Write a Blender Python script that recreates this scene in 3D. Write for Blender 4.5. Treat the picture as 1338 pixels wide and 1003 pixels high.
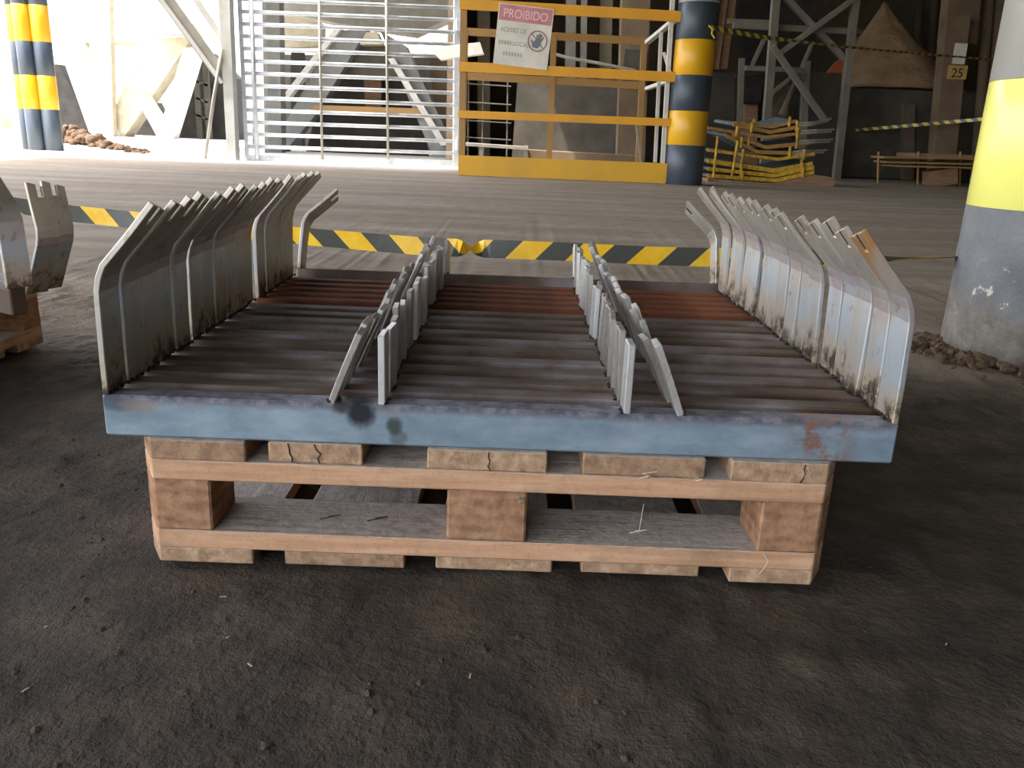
import bpy, bmesh, math, random
import numpy as np
from mathutils import Vector, Matrix, noise
random.seed(7)
for o in list(bpy.data.objects): bpy.data.objects.remove(o)
scene = bpy.context.scene
COL = scene.collection

# ------------------------------------------------------------------ camera
F, PIT, ROL, CH = 1083.0, 0.2929, 0.0393, 0.6127
CX, CY = 669.0, 501.5
fw = Vector((0, math.cos(PIT), -math.sin(PIT))); up = Vector((0, math.sin(PIT), math.cos(PIT))); rt = Vector((1, 0, 0))
R2 = math.cos(ROL)*rt + math.sin(ROL)*up
U2 = -math.sin(ROL)*rt + math.cos(ROL)*up
cam = bpy.data.objects.new('camera', bpy.data.cameras.new('camera')); COL.objects.link(cam)
cam.matrix_world = Matrix(((R2.x, U2.x, -fw.x, 0), (R2.y, U2.y, -fw.y, 0), (R2.z, U2.z, -fw.z, CH), (0, 0, 0, 1)))
cam.data.sensor_fit = 'HORIZONTAL'; cam.data.sensor_width = 36; cam.data.lens = 36*F/1338.0
cam.data.clip_start = 0.02; cam.data.clip_end = 500
scene.camera = cam

# ------------------------------------------------------------------ sky, sun, exposure
scene.view_settings.view_transform = 'Standard'; scene.view_settings.look = 'None'
scene.view_settings.gamma = 1; scene.view_settings.use_curve_mapping = False
scene.view_settings.exposure = 0.55
w = bpy.data.worlds.new('world'); scene.world = w; w.use_nodes = True
nt = w.node_tree; bg = nt.nodes['Background']
sky = nt.nodes.new('ShaderNodeTexSky'); sky.sky_type = 'NISHITA'; sky.sun_disc = False
sky.sun_elevation = math.radians(66); sky.sun_rotation = math.radians(240); sky.dust_density = 3.0; sky.air_density = 1.0
hs = nt.nodes.new('ShaderNodeHueSaturation'); hs.inputs['Saturation'].default_value = .5; nt.links.new(sky.outputs[0], hs.inputs['Color'])
nt.links.new(hs.outputs[0], bg.inputs[0]); bg.inputs[1].default_value = 0.78
sun = bpy.data.objects.new('sun', bpy.data.lights.new('sun', 'SUN')); COL.objects.link(sun)
sun.data.energy = 7.5; sun.data.angle = math.radians(0.6); sun.data.color = (1, .95, .87)
SAZ, SEL = math.radians(28), math.radians(66)
sd = Vector((math.cos(SAZ)*math.cos(SEL), math.sin(SAZ)*math.cos(SEL), -math.sin(SEL)))
sun.rotation_euler = sd.to_track_quat('-Z', 'Y').to_euler()

# ------------------------------------------------------------------ pixel helpers
def ray(x, y): return R2*((x-CX)/F) + U2*(-(y-CY)/F) + fw
O = Vector((0, 0, CH))
def at(x, y, Y): d = ray(x, y); return O + d*(Y/d.y)
def gr(x, y, z=0.0): d = ray(x, y); return O + d*((z-CH)/d.z)
class VPlane:                                   # a vertical plane through two ground points
    def __init__(s, a, b):
        s.a = Vector((a[0], a[1], 0)); s.u = (Vector((b[0], b[1], 0))-s.a).normalized(); s.n = Vector((s.u.y, -s.u.x, 0))
    def p(s, x, y, off=0.0):
        d = ray(x, y); a = s.a - s.n*off
        return O + d*((a-O).dot(s.n)/d.dot(s.n))

# ------------------------------------------------------------------ materials
def lin(c):
    if isinstance(c, str): c = tuple(int(c[i:i+2], 16)/255 for i in (0, 2, 4))
    return tuple((v/12.92 if v <= .04045 else ((v+.055)/1.055)**2.4) for v in c) + (1,)
class NT:
    def __init__(s, name):
        s.m = bpy.data.materials.new(name); s.m.use_nodes = True; s.t = s.m.node_tree
        s.b = s.t.nodes['Principled BSDF']
        s.co = s.n('ShaderNodeTexCoord').outputs['Object']
    def n(s, ty, **k):
        o = s.t.nodes.new(ty)
        for a, v in k.items(): setattr(o, a, v)
        return o
    def l(s, a, b): s.t.links.new(a, b)
    def noise(s, sc, det=5, rough=.6, vec=None, stretch=None):
        v = vec or s.co
        if stretch:
            mp = s.n('ShaderNodeMapping'); mp.inputs['Scale'].default_value = stretch; s.l(v, mp.inputs[0]); v = mp.outputs[0]
        x = s.n('ShaderNodeTexNoise'); x.inputs['Scale'].default_value = sc; x.inputs['Detail'].default_value = det; x.inputs['Roughness'].default_value = rough
        s.l(v, x.inputs['Vector']); return x.outputs['Fac']
    def ramp(s, fac, stops):
        r = s.n('ShaderNodeValToRGB'); e = r.color_ramp.elements
        while len(e) < len(stops): e.new(.5)
        for i, (p, c) in enumerate(stops):
            e[i].position = p; e[i].color = c if len(c) == 4 else lin(c)
        s.l(fac, r.inputs[0]); return r.outputs[0]
    def mix(s, f, a, b):
        x = s.n('ShaderNodeMix', data_type='RGBA')
        for v, i in ((f, 0), (a, 6), (b, 7)):
            if hasattr(v, 'links') or hasattr(v, 'is_linked'): s.l(v, x.inputs[i])
            else: x.inputs[i].default_value = v
        return x.outputs[2]
    def math(s, op, a, b=0.0):
        x = s.n('ShaderNodeMath', operation=op)
        for v, i in ((a, 0), (b, 1)):
            if hasattr(v, 'is_linked'): s.l(v, x.inputs[i])
            else: x.inputs[i].default_value = v
        return x.outputs[0]
    def sm(s, v, a, b):                          # smoothstep 0..1
        x = s.n('ShaderNodeMapRange', interpolation_type='SMOOTHSTEP'); s.l(v, x.inputs[0])
        x.inputs[1].default_value = a; x.inputs[2].default_value = b; return x.outputs[0]
    def sep(s, v=None):
        x = s.n('ShaderNodeSeparateXYZ'); s.l(v or s.co, x.inputs[0]); return x.outputs
    def bump(s, h, st=.3, d=.005):
        x = s.n('ShaderNodeBump'); x.inputs['Strength'].default_value = st; x.inputs['Distance'].default_value = d
        s.l(h, x.inputs['Height']); s.l(x.outputs[0], s.b.inputs['Normal'])
    def out(s, col, rough=.6, metal=0.0, spec=.5):
        if hasattr(col, 'is_linked'): s.l(col, s.b.inputs['Base Color'])
        else: s.b.inputs['Base Color'].default_value = lin(col)
        if hasattr(rough, 'is_linked'): s.l(rough, s.b.inputs['Roughness'])
        else: s.b.inputs['Roughness'].default_value = rough
        s.b.inputs['Metallic'].default_value = metal; s.b.inputs['Specular IOR Level'].default_value = spec
        return s.m
def simple(name, a, b=None, sc=8, rough=.65, metal=0, spec=.4, bump=.15, d=.004, lo=.35, hi=.65, stretch=None):
    N = NT(name); f = N.noise(sc, 6, .62, stretch=stretch)
    c = N.ramp(f, [(lo, a), (hi, b or a)])
    if bump: N.bump(N.noise(sc*4, 4), bump, d)
    return N.out(c, rough, metal, spec)
M = {}
def m_floor():
    N = NT('packed_dirt_floor'); s = N.sep()
    n1 = N.noise(.9, 6, .6); n2 = N.noise(7, 6, .65); n3 = N.noise(60, 5, .7); n4 = N.noise(1.3, 4, .55, stretch=(.35, 2.2, 1))
    tan = N.ramp(n4, [(.3, '8d7f6d'), (.5, '9c8d7b'), (.7, 'ab9e8d')])
    tan = N.mix(N.math('MULTIPLY', N.sm(n2, .45, .72), .5), tan, lin('7a684f'))
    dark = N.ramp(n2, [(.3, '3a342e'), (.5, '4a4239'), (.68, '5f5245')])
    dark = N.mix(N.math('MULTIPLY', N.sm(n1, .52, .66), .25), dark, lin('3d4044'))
    # darker front ground with shade painted in: nearer than about two metres, ragged edge
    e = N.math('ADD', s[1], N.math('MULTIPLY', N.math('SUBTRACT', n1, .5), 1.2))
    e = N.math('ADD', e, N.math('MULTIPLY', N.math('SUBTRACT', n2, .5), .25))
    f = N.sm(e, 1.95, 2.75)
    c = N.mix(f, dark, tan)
    # pale concrete apron outside the shed
    ap = N.math('MULTIPLY', N.sm(N.math('ADD', s[1], N.math('MULTIPLY', n2, .9)), 13.3, 14.6), N.sm(N.math('MULTIPLY', s[0], -1.0), .6, 1.8))
    ap = N.math('MAXIMUM', ap, N.math('MAXIMUM', N.sm(s[0], -9.3, -10.2), N.sm(s[1], -8.8, -9.6)))
    c = N.mix(ap, c, lin('c4bfb6'))
    sp = N.sm(n3, .58, .74)
    c = N.mix(N.math('MULTIPLY', sp, .45), c, lin('6d5c4b'))
    fall = N.sm(s[1], 5.0, 1.6)
    N.bump(N.math('MULTIPLY', N.math('ADD', n3, N.math('MULTIPLY', n2, 1.2)), N.math('ADD', N.math('MULTIPLY', fall, .92), .08)), .8, .012)
    return N.out(c, .82, 0, .22)
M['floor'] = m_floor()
M['dirt'] = simple('loose_dirt', '4a3a2c', '6d5843', 30, .95, bump=.6)
M['crumb'] = simple('dark_dirt_crumb', '3b332b', '54483c', 25, .95, bump=.6)
M['mound'] = simple('brown_earth', '4a382a', '68523f', 6, .95, bump=.5, d=.02)
def m_wood(name, a, b, c, stretch, dust=True, grain=9):
    N = NT(name); n = N.noise(grain, 6, .65, stretch=stretch); n2 = N.noise(5, 4); n3 = N.noise(55, 4, .7)
    col = N.ramp(n, [(.3, a), (.5, b), (.7, c)])
    col = N.mix(N.math('MULTIPLY', N.sm(n2, .5, .75), .45), col, lin('6a5444'))
    col = N.mix(N.math('MULTIPLY', N.sm(n3, .5, .68), .4 if grain > 9 else .15), col, lin('5f4937'))
    if dust:
        g = N.n('ShaderNodeNewGeometry'); z = N.sep(g.outputs['Normal'])[2]
        dn = N.ramp(N.math('ADD', N.math('MULTIPLY', n3, .6), N.math('MULTIPLY', n2, .4)), [(.36, '8d8780'), (.56, 'b9b3ab')])
        col = N.mix(N.math('MULTIPLY', N.sm(z, .6, .9), .88), col, dn)
    N.bump(N.math('ADD', n, N.math('MULTIPLY', n3, .9)), .6, .004)
    return N.out(col, .85, 0, .2)
M['wood_x'] = m_wood('salmon_pine_crossboard', 'b48766', 'cb9f7c', 'dbb392', (.5, 8, 8))
M['wood_end'] = m_wood('sawn_end_grain_board', '7d6350', 'a38368', 'bb9a7b', (3, .35, 3), True, 14)
M['wood_end2'] = m_wood('pale_end_grain_board', '92755d', 'b29173', 'cdae8f', (4, .3, 4), True, 12)
def m_block():
    N = NT('rough_sawn_block'); s = N.sep()
    d = N.n('ShaderNodeTexWave', wave_type='RINGS'); d.inputs['Scale'].default_value = 16; d.inputs['Distortion'].default_value = 5; d.inputs['Detail'].default_value = 3; d.inputs['Detail Scale'].default_value = 1.5
    mp = N.n('ShaderNodeMapping'); mp.inputs['Location'].default_value = (.02, 0, -.05); mp.inputs['Scale'].default_value = (1, .15, 1); N.l(N.co, mp.inputs[0]); N.l(mp.outputs[0], d.inputs[0])
    n = N.noise(38, 5, .7); n2 = N.noise(11, 4)
    c = N.ramp(N.math('ADD', N.math('MULTIPLY', d.outputs['Fac'], .1), N.math('MULTIPLY', n, .9)), [(.3, '7a5a44'), (.5, 'a27b5e'), (.68, 'bb9474')])
    c = N.mix(N.math('MULTIPLY', N.sm(n2, .48, .7), .55), c, lin('94664a'))
    N.bump(n, .6, .004); return N.out(c, .9, 0, .15)
M['block'] = m_block()
M['crack'] = simple('dark_crack', '2a211a', bump=0)
M['wood_dark'] = simple('weathered_dark_wood', '4c3a2c', '70573f', 9, .9, stretch=(1, 6, 6))
M['wood_brown'] = simple('brown_pallet_wood', '8a6a50', 'a5846a', 7, .9, stretch=(.6, 6, 6))
def m_bar(front=False):
    N = NT('blue_grey_mill_scale_bar' if front else 'rusty_steel_bar'); s = N.sep()
    n = N.noise(9, 6, .65, stretch=(1, 1, 2.2)); n2 = N.noise(38, 5, .7); n3 = N.noise(3.2, 4, .6)
    if front:
        c = N.ramp(n, [(.3, '72838f'), (.5, '8798a4'), (.7, '9fadb6')])
        # bare grey-brown wear along the top edge
        e = N.math('ADD', s[2], N.math('MULTIPLY', N.math('SUBTRACT', n2, .5), .03))
        c = N.mix(N.math('MULTIPLY', N.sm(e, .044, .055), .85), c, N.ramp(n2, [(.4, '4d4650'), (.6, '8b8790')]))
        # rusty patch towards the right end, burnt spots by the left inner uprights
        px = N.math('MULTIPLY', N.sm(N.math('ADD', s[0], N.math('MULTIPLY', n3, .1)), .44, .48), N.sm(N.math('ADD', s[0], N.math('MULTIPLY', n3, .1)), .57, .52))
        c = N.mix(N.math('MULTIPLY', px, N.sm(n2, .42, .62)), c, lin('8c6450'))
        for (bx, bz, rx, rz, st, colr) in ((-.195, .046, .022, .024, 1, '22232c'), (-.222, .056, .014, .014, .9, '2a2a2c'), (-.148, .03, .013, .016, .85, '33362f'), (-.143, .012, .014, .014, .6, '464b48'), (-.53, .048, .03, .012, .7, '3f4650'), (-.5, .045, .03, .012, .6, '8c7c70')):
            dx = N.math('DIVIDE', N.math('SUBTRACT', s[0], bx), rx); dz = N.math('DIVIDE', N.math('SUBTRACT', s[2], bz), rz)
            d2 = N.math('ADD', N.math('MULTIPLY', dx, dx), N.math('MULTIPLY', dz, dz))
            d2 = N.math('ADD', d2, N.math('MULTIPLY', N.math('SUBTRACT', n2, .5), 1.2))
            c = N.mix(N.math('MULTIPLY', N.sm(d2, 1.3, .2), st), c, lin(colr))
        N.bump(n2, .12, .001); return N.out(c, .48, .25, .5)
    oi = N.n('ShaderNodeObjectInfo'); r = oi.outputs['Random']
    v = N.n('ShaderNodeVectorMath', operation='ADD'); N.l(N.co, v.inputs[0])
    cb = N.n('ShaderNodeCombineXYZ'); N.l(N.math('MULTIPLY', r, 37.0), cb.inputs[0]); N.l(N.math('MULTIPLY', r, 11.0), cb.inputs[1]); N.l(cb.outputs[0], v.inputs[1])
    n = N.noise(5, 6, .65, vec=v.outputs[0]); n2 = N.noise(40, 5, .7, vec=v.outputs[0])
    c = N.ramp(n, [(.34, '453528'), (.46, '574637'), (.55, '6c5f58'), (.68, '8f8688')])
    c = N.mix(N.math('MULTIPLY', N.sm(n2, .5, .7), .5), c, lin('493222'))
    N.bump(n2, .3, .002); return N.out(c, .62, .15, .4)
M['bar_front'] = m_bar(True); M['bar'] = m_bar()
def m_rust():
    N = NT('red_rust_bar'); n = N.noise(7, 6, .65); n2 = N.noise(45, 5, .7)
    c = N.ramp(n, [(.32, '4b2d1d'), (.5, '6e3c22'), (.68, '8a5131')]); c = N.mix(N.math('MULTIPLY', n2, .5), c, lin('50382a'))
    N.bump(n2, .35, .002); return N.out(c, .8, 0, .3)
M['bar_rust'] = m_rust()
def m_arm(kind=0):
    N = NT(['heat_tinted_steel', 'orange_rusted_steel'][kind]); s = N.sep()
    oi = N.n('ShaderNodeObjectInfo'); r = oi.outputs['Random']
    v = N.n('ShaderNodeVectorMath', operation='ADD'); N.l(N.co, v.inputs[0])
    cb = N.n('ShaderNodeCombineXYZ'); N.l(N.math('MULTIPLY', r, 23.0), cb.inputs[0]); N.l(N.math('MULTIPLY', r, 57.0), cb.inputs[2]); N.l(cb.outputs[0], v.inputs[1])
    n = N.noise(9, 5, .6, vec=v.outputs[0]); n2 = N.noise(38, 5, .7, vec=v.outputs[0]); n3 = N.noise(12, 4, .6, vec=v.outputs[0], stretch=(1, 1, .25))
    z = N.math('ADD', s[2], N.math('MULTIPLY', N.math('SUBTRACT', n, .5), .2))
    c = N.ramp(N.math('MULTIPLY', z, 1/.27), [(.0, 'c9b499'), (.2, 'c3bcb2'), (.34, 'b6bec3'), (.46, 'bcc0c2'), (.57, 'bbaead'), (.7, 'c6c0b7'), (.95, 'cec4b4')])
    c = N.mix(N.math('MULTIPLY', N.sm(n3, .46, .66), .5), c, lin('b3a48e'))
    c = N.mix(N.math('MULTIPLY', N.sm(n2, .54, .7), .6), c, lin('85715d'))
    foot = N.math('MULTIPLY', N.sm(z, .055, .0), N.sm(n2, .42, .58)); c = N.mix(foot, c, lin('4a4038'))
    if kind: c = N.mix(N.math('MULTIPLY', N.sm(z, .15, .2), N.sm(n3, .42, .62)), c, lin('cc9a66'))
    N.bump(n2, .15, .001); return N.out(c, .45, .6, .5)
M['arm'] = m_arm(0); M['arm_rust'] = m_arm(1)
def m_up():
    N = NT('bare_cut_steel'); oi = N.n('ShaderNodeObjectInfo'); r = oi.outputs['Random']
    n = N.noise(20, 5, .65, stretch=(1, 1, .3)); n2 = N.noise(70, 4, .7)
    c = N.ramp(N.math('ADD', N.math('MULTIPLY', n, .75), N.math('MULTIPLY', r, .25)), [(.3, '8d857c'), (.46, 'c4beb6'), (.6, 'e6e4e0')])
    c = N.mix(N.math('MULTIPLY', N.sm(n2, .55, .7), .5), c, lin('55483d'))
    N.bump(n2, .2, .001); return N.out(c, .3, .5, .5)
M['upright'] = m_up()
M['slot_shaded'] = simple('shaded_slot_wall', '4a3d33', '6e5c4c', 40, .8)  # shade painted into the slot walls of the right arms
M['slot_lit'] = simple('lit_slot_wall', 'b5a68f', 'd0c2aa', 40, .7)  # light painted into the slot walls of the left arms
M['weld'] = simple('burnt_weld', '1e1b19', '6b645c', 90, .5, .4, lo=.45, hi=.75, bump=.5)
def m_paint(name, a, wear, rough=.35, sc=5, amount=.35):
    N = NT(name); n = N.noise(sc, 6, .65); n2 = N.noise(sc*7, 5, .7); n3 = N.noise(sc*.6, 3, .5, stretch=(1, 1, .3))
    c = N.mix(N.math('MULTIPLY', N.sm(n3, .4, .7), .35), lin(a), lin(wear)); c = N.mix(N.math('MULTIPLY', N.sm(n2, .6, .74), amount), c, lin(wear))
    N.bump(N.math('ADD', n, N.math('MULTIPLY', n2, .3)), .2, .004); return N.out(c, rough, 0, .5)
M['yellow'] = m_paint('gloss_yellow_paint', 'e0a818', 'c9a050', .35)
M['lime'] = m_paint('lit_yellow_paint', 'f0ea7c', 'f3efa8', .22, 4, .1)  # strong side light put into the near pillar's yellow
M['black'] = m_paint('dark_slate_paint', '39424d', '59636b', .4)
M['grey_paint'] = m_paint('faded_grey_paint', '9b9890', 'c4beb2', .5, 6)
def m_concrete_base():
    N = NT('chipped_slate_painted_concrete'); s = N.sep(); n = N.noise(5, 6, .65); n2 = N.noise(22, 6, .7); n3 = N.noise(70, 4)
    c = N.ramp(n, [(.35, '66676a'), (.65, '7d7d7b')])
    low = N.sm(N.math('ADD', s[2], N.math('MULTIPLY', N.math('SUBTRACT', n, .5), .3)), .2, .1)
    c = N.mix(N.math('MULTIPLY', low, .8), c, N.ramp(n2, [(.4, '6a6257'), (.6, '857b6d')]))
    ch = N.math('MULTIPLY', N.sm(n2, .6, .64), N.sm(N.math('ABSOLUTE', N.math('SUBTRACT', s[2], .2)), .12, .02))
    c = N.mix(ch, c, lin('cbbfae')); c = N.mix(N.sm(n2, .71, .74), c, lin('c9c0b2'))
    N.bump(N.math('ADD', N.math('MULTIPLY', n2, 1.5), n3), .5, .006); return N.out(c, .6, 0, .4)
M['pil_base'] = m_concrete_base()
M['rail'] = m_paint('orange_yellow_rail_paint', 'e2a222', 'b98435', .5, 3)
M['toe'] = m_paint('dusty_yellow_board_paint', 'dba62a', 'b8904a', .6, 3)
M['rail_old'] = m_paint('dusty_ochre_rail_paint', 'a5804a', '8a7152', .7, 4)
M['galv'] = simple('galvanised_steel', 'b4bac0', 'cdd3d8', 6, .45, .3, bump=.05)
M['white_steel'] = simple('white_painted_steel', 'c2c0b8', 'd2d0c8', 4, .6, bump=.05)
M['cream'] = simple('cream_painted_steel', 'a2987f', 'b9b097', 3, .6, bump=.05)
M['grey_steel'] = simple('grey_hopper_plate', '6c6f6f', '85857f', 2.5, .7, bump=.1)
M['dk_steel'] = simple('dusty_grey_structural_steel', '8b8880', 'a19c90', 3, .7, bump=.1)
M['tower'] = simple('dusty_tower_steel', '68645a', '7d776b', 3, .75, bump=.1)
M['dk_panel'] = simple('dark_machinery_plate', '45423c', '5d574d', 2, .8, bump=.1)
M['blackish'] = simple('sooty_or_shaded_plate', '24221f', '37332e', 2, .85, bump=.1)  # on the hopper walls and mouth this tone is painted shade
M['brown_wall'] = simple('brown_dusty_wall', '6a5a48', '85725c', 1.2, .9, bump=.2)
M['wall'] = simple('grimy_plaster_wall', '544b3e', '6d6151', 1.5, .9, bump=.2)
M['roof'] = simple('corrugated_roof_sheet', '55524d', '6a665f', 1, .8, bump=.1)
M['heap'] = simple('brown_raw_material', '8d7255', 'b09272', 1.6, .95, bump=.8, d=.05)
M['brick'] = simple('orange_rust_plate', 'a5583a', 'bf6e48', 2, .9)
M['dirtyellow'] = simple('dirty_yellow_edge_paint', 'b28a30', 'e0b93e', 12, .6, lo=.4, hi=.6)
M['tan_edge'] = simple('dusty_tan_edge_paint', '96743f', 'bd9655', 10, .7)
M['teal'] = simple('dusty_teal_plate', '4d5a5e', '6f7674', 5, .7)
M['rod'] = simple('pale_steel_rod', 'a8a59c', 'c2bfb4', 8, .5, .3)
M['paper'] = simple('white_paper', 'd9d4c8', 'e6e2d8', 6, .9, bump=0)
M['signwhite'] = simple('faded_white_sign', 'cfcabd', 'e8e2d2', 3, .6, bump=0)
M['signred'] = simple('faded_red_print', 'c07a80', 'cf9095', 4, .6, bump=0)
M['signpink'] = simple('pale_pink_print', 'e8c4c0', 'f0d6d0', 4, .6, bump=0)
M['signgrey'] = simple('faded_grey_print', 'a5a49c', 'bab8b0', 30, .6, bump=0)
M['signdk'] = simple('faded_slate_print', '868886', '9a9b98', 30, .6, bump=0)
M['signring'] = simple('faded_maroon_ring_print', '8f7471', 'a38985', 12, .6, bump=0)
M['signhand'] = simple('slate_hand_print', '6f7478', '7d8286', 12, .6, bump=0)
M['plate_yel'] = simple('faded_yellow_plate', 'b8984c', 'cbb070', 5, .7, bump=0)
M['ink'] = simple('dark_brown_ink', '2b2016', bump=0)
M['ext'] = simple('pale_outdoor_wall', 'cfcabd', 'ddd8cb', .6, .9, bump=0)
M['chip'] = simple('pale_wood_sliver', 'c9b79d', 'e0d2bd', 20, .8, bump=0)
M['orange'] = simple('orange_painted_steel', 'e0b08a','e8c4a4', 3, .6, bump=0)
def m_tape(lime=False):
    N = NT('yellow_black_barrier_tape' if not lime else 'thin_yellow_black_tape')
    uv = N.n('ShaderNodeUVMap').outputs[0]; s = N.sep(uv)
    f = N.math('FRACT', N.math('ADD', N.math('MULTIPLY', s[0], .3), N.math('MULTIPLY', s[1], .3)))
    g = N.sm(f, .495, .505)
    n = N.noise(14, 4)
    c = N.mix(g, N.ramp(n, [(.4, 'e8b41e'), (.6, 'f2c43a')]) if not lime else lin('c8b840'), lin('4a4b45'))
    N.bump(N.noise(9, 3), .3, .01); return N.out(c, .35, 0, .4)
M['tape'] = m_tape(); M['tape2'] = m_tape(True)

# ------------------------------------------------------------------ builders
def tag(o, label=None, cat=None, group=None, kind=None):
    for k, v in (('label', label), ('category', cat), ('group', group), ('kind', kind)):
        if v: o[k] = v
    return o
def link(o, parent=None):
    COL.objects.link(o)
    if parent: o.parent = parent
    return o
def obj(name, bm, mat, parent=None, smooth=False):
    me = bpy.data.meshes.new(name); bmesh.ops.recalc_face_normals(bm, faces=bm.faces); bm.to_mesh(me); bm.free()
    for mm in (mat if isinstance(mat, (list, tuple)) else [mat]): me.materials.append(M[mm])
    if smooth:
        for p in me.polygons: p.use_smooth = True
    return link(bpy.data.objects.new(name, me), parent)
def empty(name, loc=(0, 0, 0), rz=0.0, **k):
    e = bpy.data.objects.new(name, None); e.empty_display_size = .1; e.location = loc; e.rotation_euler = (0, 0, rz); COL.objects.link(e)
    return tag(e, **k)
def struct(o): o['kind'] = 'structure'; return o
def box(bm, x0, x1, y0, y1, z0, z1, bev=0.0, mi=0):
    vs = [bm.verts.new((x, y, z)) for z in (z0, z1) for y in (y0, y1) for x in (x0, x1)]
    fs = [bm.faces.new([vs[i] for i in q]) for q in ((0, 2, 3, 1), (4, 5, 7, 6), (0, 1, 5, 4), (2, 6, 7, 3), (0, 4, 6, 2), (1, 3, 7, 5))]
    for f in fs: f.material_index = mi
    if bev:
        es = list({e for f in fs for e in f.edges}); bmesh.ops.bevel(bm, geom=es, offset=bev, segments=1, affect='EDGES')
    return bm
def bx(*a, **k): return box(bmesh.new(), *a, **k)
def prism(bm, poly, axis_a, axis_b, ext):                     # polygon of world points (list of Vector) extruded by vector ext
    a = [bm.verts.new(p) for p in poly]; b = [bm.verts.new(Vector(p)+ext) for p in poly]; n = len(poly)
    bm.faces.new(a); bm.faces.new(b[::-1])
    for i in range(n): bm.faces.new((a[i], b[i], b[(i+1) % n], a[(i+1) % n]))
    return bm
def slab(poly, ext): return prism(bmesh.new(), [Vector(p) for p in poly], 0, 0, Vector(ext))
def beam(bm, p, q, wid, dep, upv=(0, 1, 0)):                   # rectangular bar p->q; dep measured along upv
    p, q = Vector(p), Vector(q); d = (q-p).normalized(); u = Vector(upv); u = (u-d*u.dot(d)).normalized(); v = d.cross(u)
    vs = [bm.verts.new(c+u*a*dep/2+v*b*wid/2) for c in (p, q) for a, b in ((-1, -1), (1, -1), (1, 1), (-1, 1))]
    bm.faces.new(vs[:4][::-1]); bm.faces.new(vs[4:])
    for i in range(4): bm.faces.new((vs[i], vs[(i+1) % 4], vs[4+(i+1) % 4], vs[4+i]))
    return bm
def bm_beam(*a, **k): return beam(bmesh.new(), *a, **k)
def tube(bm, pts, r, n=10):
    pts = [Vector(p) for p in pts]; rings = []
    for i, p in enumerate(pts):
        d = (pts[min(i+1, len(pts)-1)]-pts[max(i-1, 0)]).normalized(); a = d.orthogonal() if abs(d.z) > .9 else d.cross(Vector((0, 0, 1))); a.normalize(); b = d.cross(a)
        rr = r[i] if isinstance(r, (list, tuple)) else r
        rings.append([bm.verts.new(p+(a*math.cos(t*2*math.pi/n)+b*math.sin(t*2*math.pi/n))*rr) for t in range(n)])
    for i in range(len(rings)-1):
        for t in range(n): bm.faces.new((rings[i][t], rings[i][(t+1) % n], rings[i+1][(t+1) % n], rings[i+1][t]))
    bm.faces.new(rings[0][::-1]); bm.faces.new(rings[-1]); return bm
def cyl(cx, cy, z0, z1, r, n=40, wob=0.0, seg=1, capr=0.004):
    bm = bmesh.new(); rings = []
    zs = [z0]+[z0+capr]+[z0+(z1-z0)*i/seg for i in range(1, seg)]+[z1-capr]+[z1]
    for k, z in enumerate(zs):
        rr = r-(capr if k in (0, len(zs)-1) else 0)
        ring = []
        for t in range(n):
            a = t*2*math.pi/n; w_ = wob*noise.noise(Vector((math.cos(a)*3, math.sin(a)*3, z*8))) if wob else 0
            ring.append(bm.verts.new((cx+(rr+w_)*math.cos(a), cy+(rr+w_)*math.sin(a), z)))
        rings.append(ring)
    for i in range(len(rings)-1):
        for t in range(n): bm.faces.new((rings[i][t], rings[i][(t+1) % n], rings[i+1][(t+1) % n], rings[i+1][t]))
    bm.faces.new(rings[0][::-1]); bm.faces.new(rings[-1]); return bm
def lump(bm, c, r, sq=.7, seed=0, sub=1):
    ret = bmesh.ops.create_icosphere(bm, subdivisions=sub, radius=1)
    for v in ret['verts']:
        k = r*(.75+.5*noise.noise(v.co*1.7+Vector((seed*3.1, seed*1.7, 0))))
        v.co = Vector((v.co.x*k, v.co.y*k, v.co.z*k*sq))+Vector(c)
def copy_tree(o, parent=None):
    c = o.copy(); COL.objects.link(c); c.parent = parent
    for ch in list(o.children): copy_tree(ch, c)
    return c
def text_mesh(name, s, size, mat, parent, loc, rot, depth=.002, align='LEFT', sx=1.0):
    cu = bpy.data.curves.new(name, 'FONT'); cu.body = s; cu.size = size; cu.extrude = depth; cu.align_x = align
    t = bpy.data.objects.new(name, cu); COL.objects.link(t); bpy.context.view_layer.update()
    me = bpy.data.meshes.new_from_object(t.evaluated_get(bpy.context.evaluated_depsgraph_get())); bpy.data.objects.remove(t)
    me.materials.clear(); me.materials.append(M[mat]); me.name = name
    o = link(bpy.data.objects.new(name, me), parent); o.location = loc; o.rotation_euler = rot; o.scale = (sx, 1, 1); return o

# ================================================================== SETTING
def lines(a, b, st, far0, far1):
    xs = list(np.arange(a, b+1e-6, st)); k = st
    v = a
    L = []
    while v > far0: k *= 1.35; v -= k; L.append(max(v, far0))
    k = st; v = b; Rr = []
    while v < far1: k *= 1.35; v += k; Rr.append(min(v, far1))
    return L[::-1]+xs+Rr
XS = lines(-1.9, 2.0, .014, -70, 45); YS = lines(.62, 3.1, .014, -22, 95)
NX, NY = len(XS), len(YS)
def fz(x, y):
    h = 0.0
    near = max(0.0, min(1.0, (6-abs(y-1.5))/3))
    if near > 0:
        h = .010*noise.noise(Vector((x*1.3, y*1.3, 0)))+.006*noise.noise(Vector((x*5, y*5, 3)))
        f = noise.noise(Vector((x*16, y*16, 7))); g = noise.noise(Vector((x*38, y*38, 1)))
        m_ = .4+.6*max(0, min(1, .5+1.6*noise.noise(Vector((x*1.7+4, y*1.7, 2)))))
        h += (.016*max(0, f-.1)+.009*max(0, g-.05)+.003*noise.noise(Vector((x*75, y*75, 4))))*m_
        h = (h-.016)*near
    return min(h, -.0005)
verts = [(x, y, fz(x, y)) for y in YS for x in XS]
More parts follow.
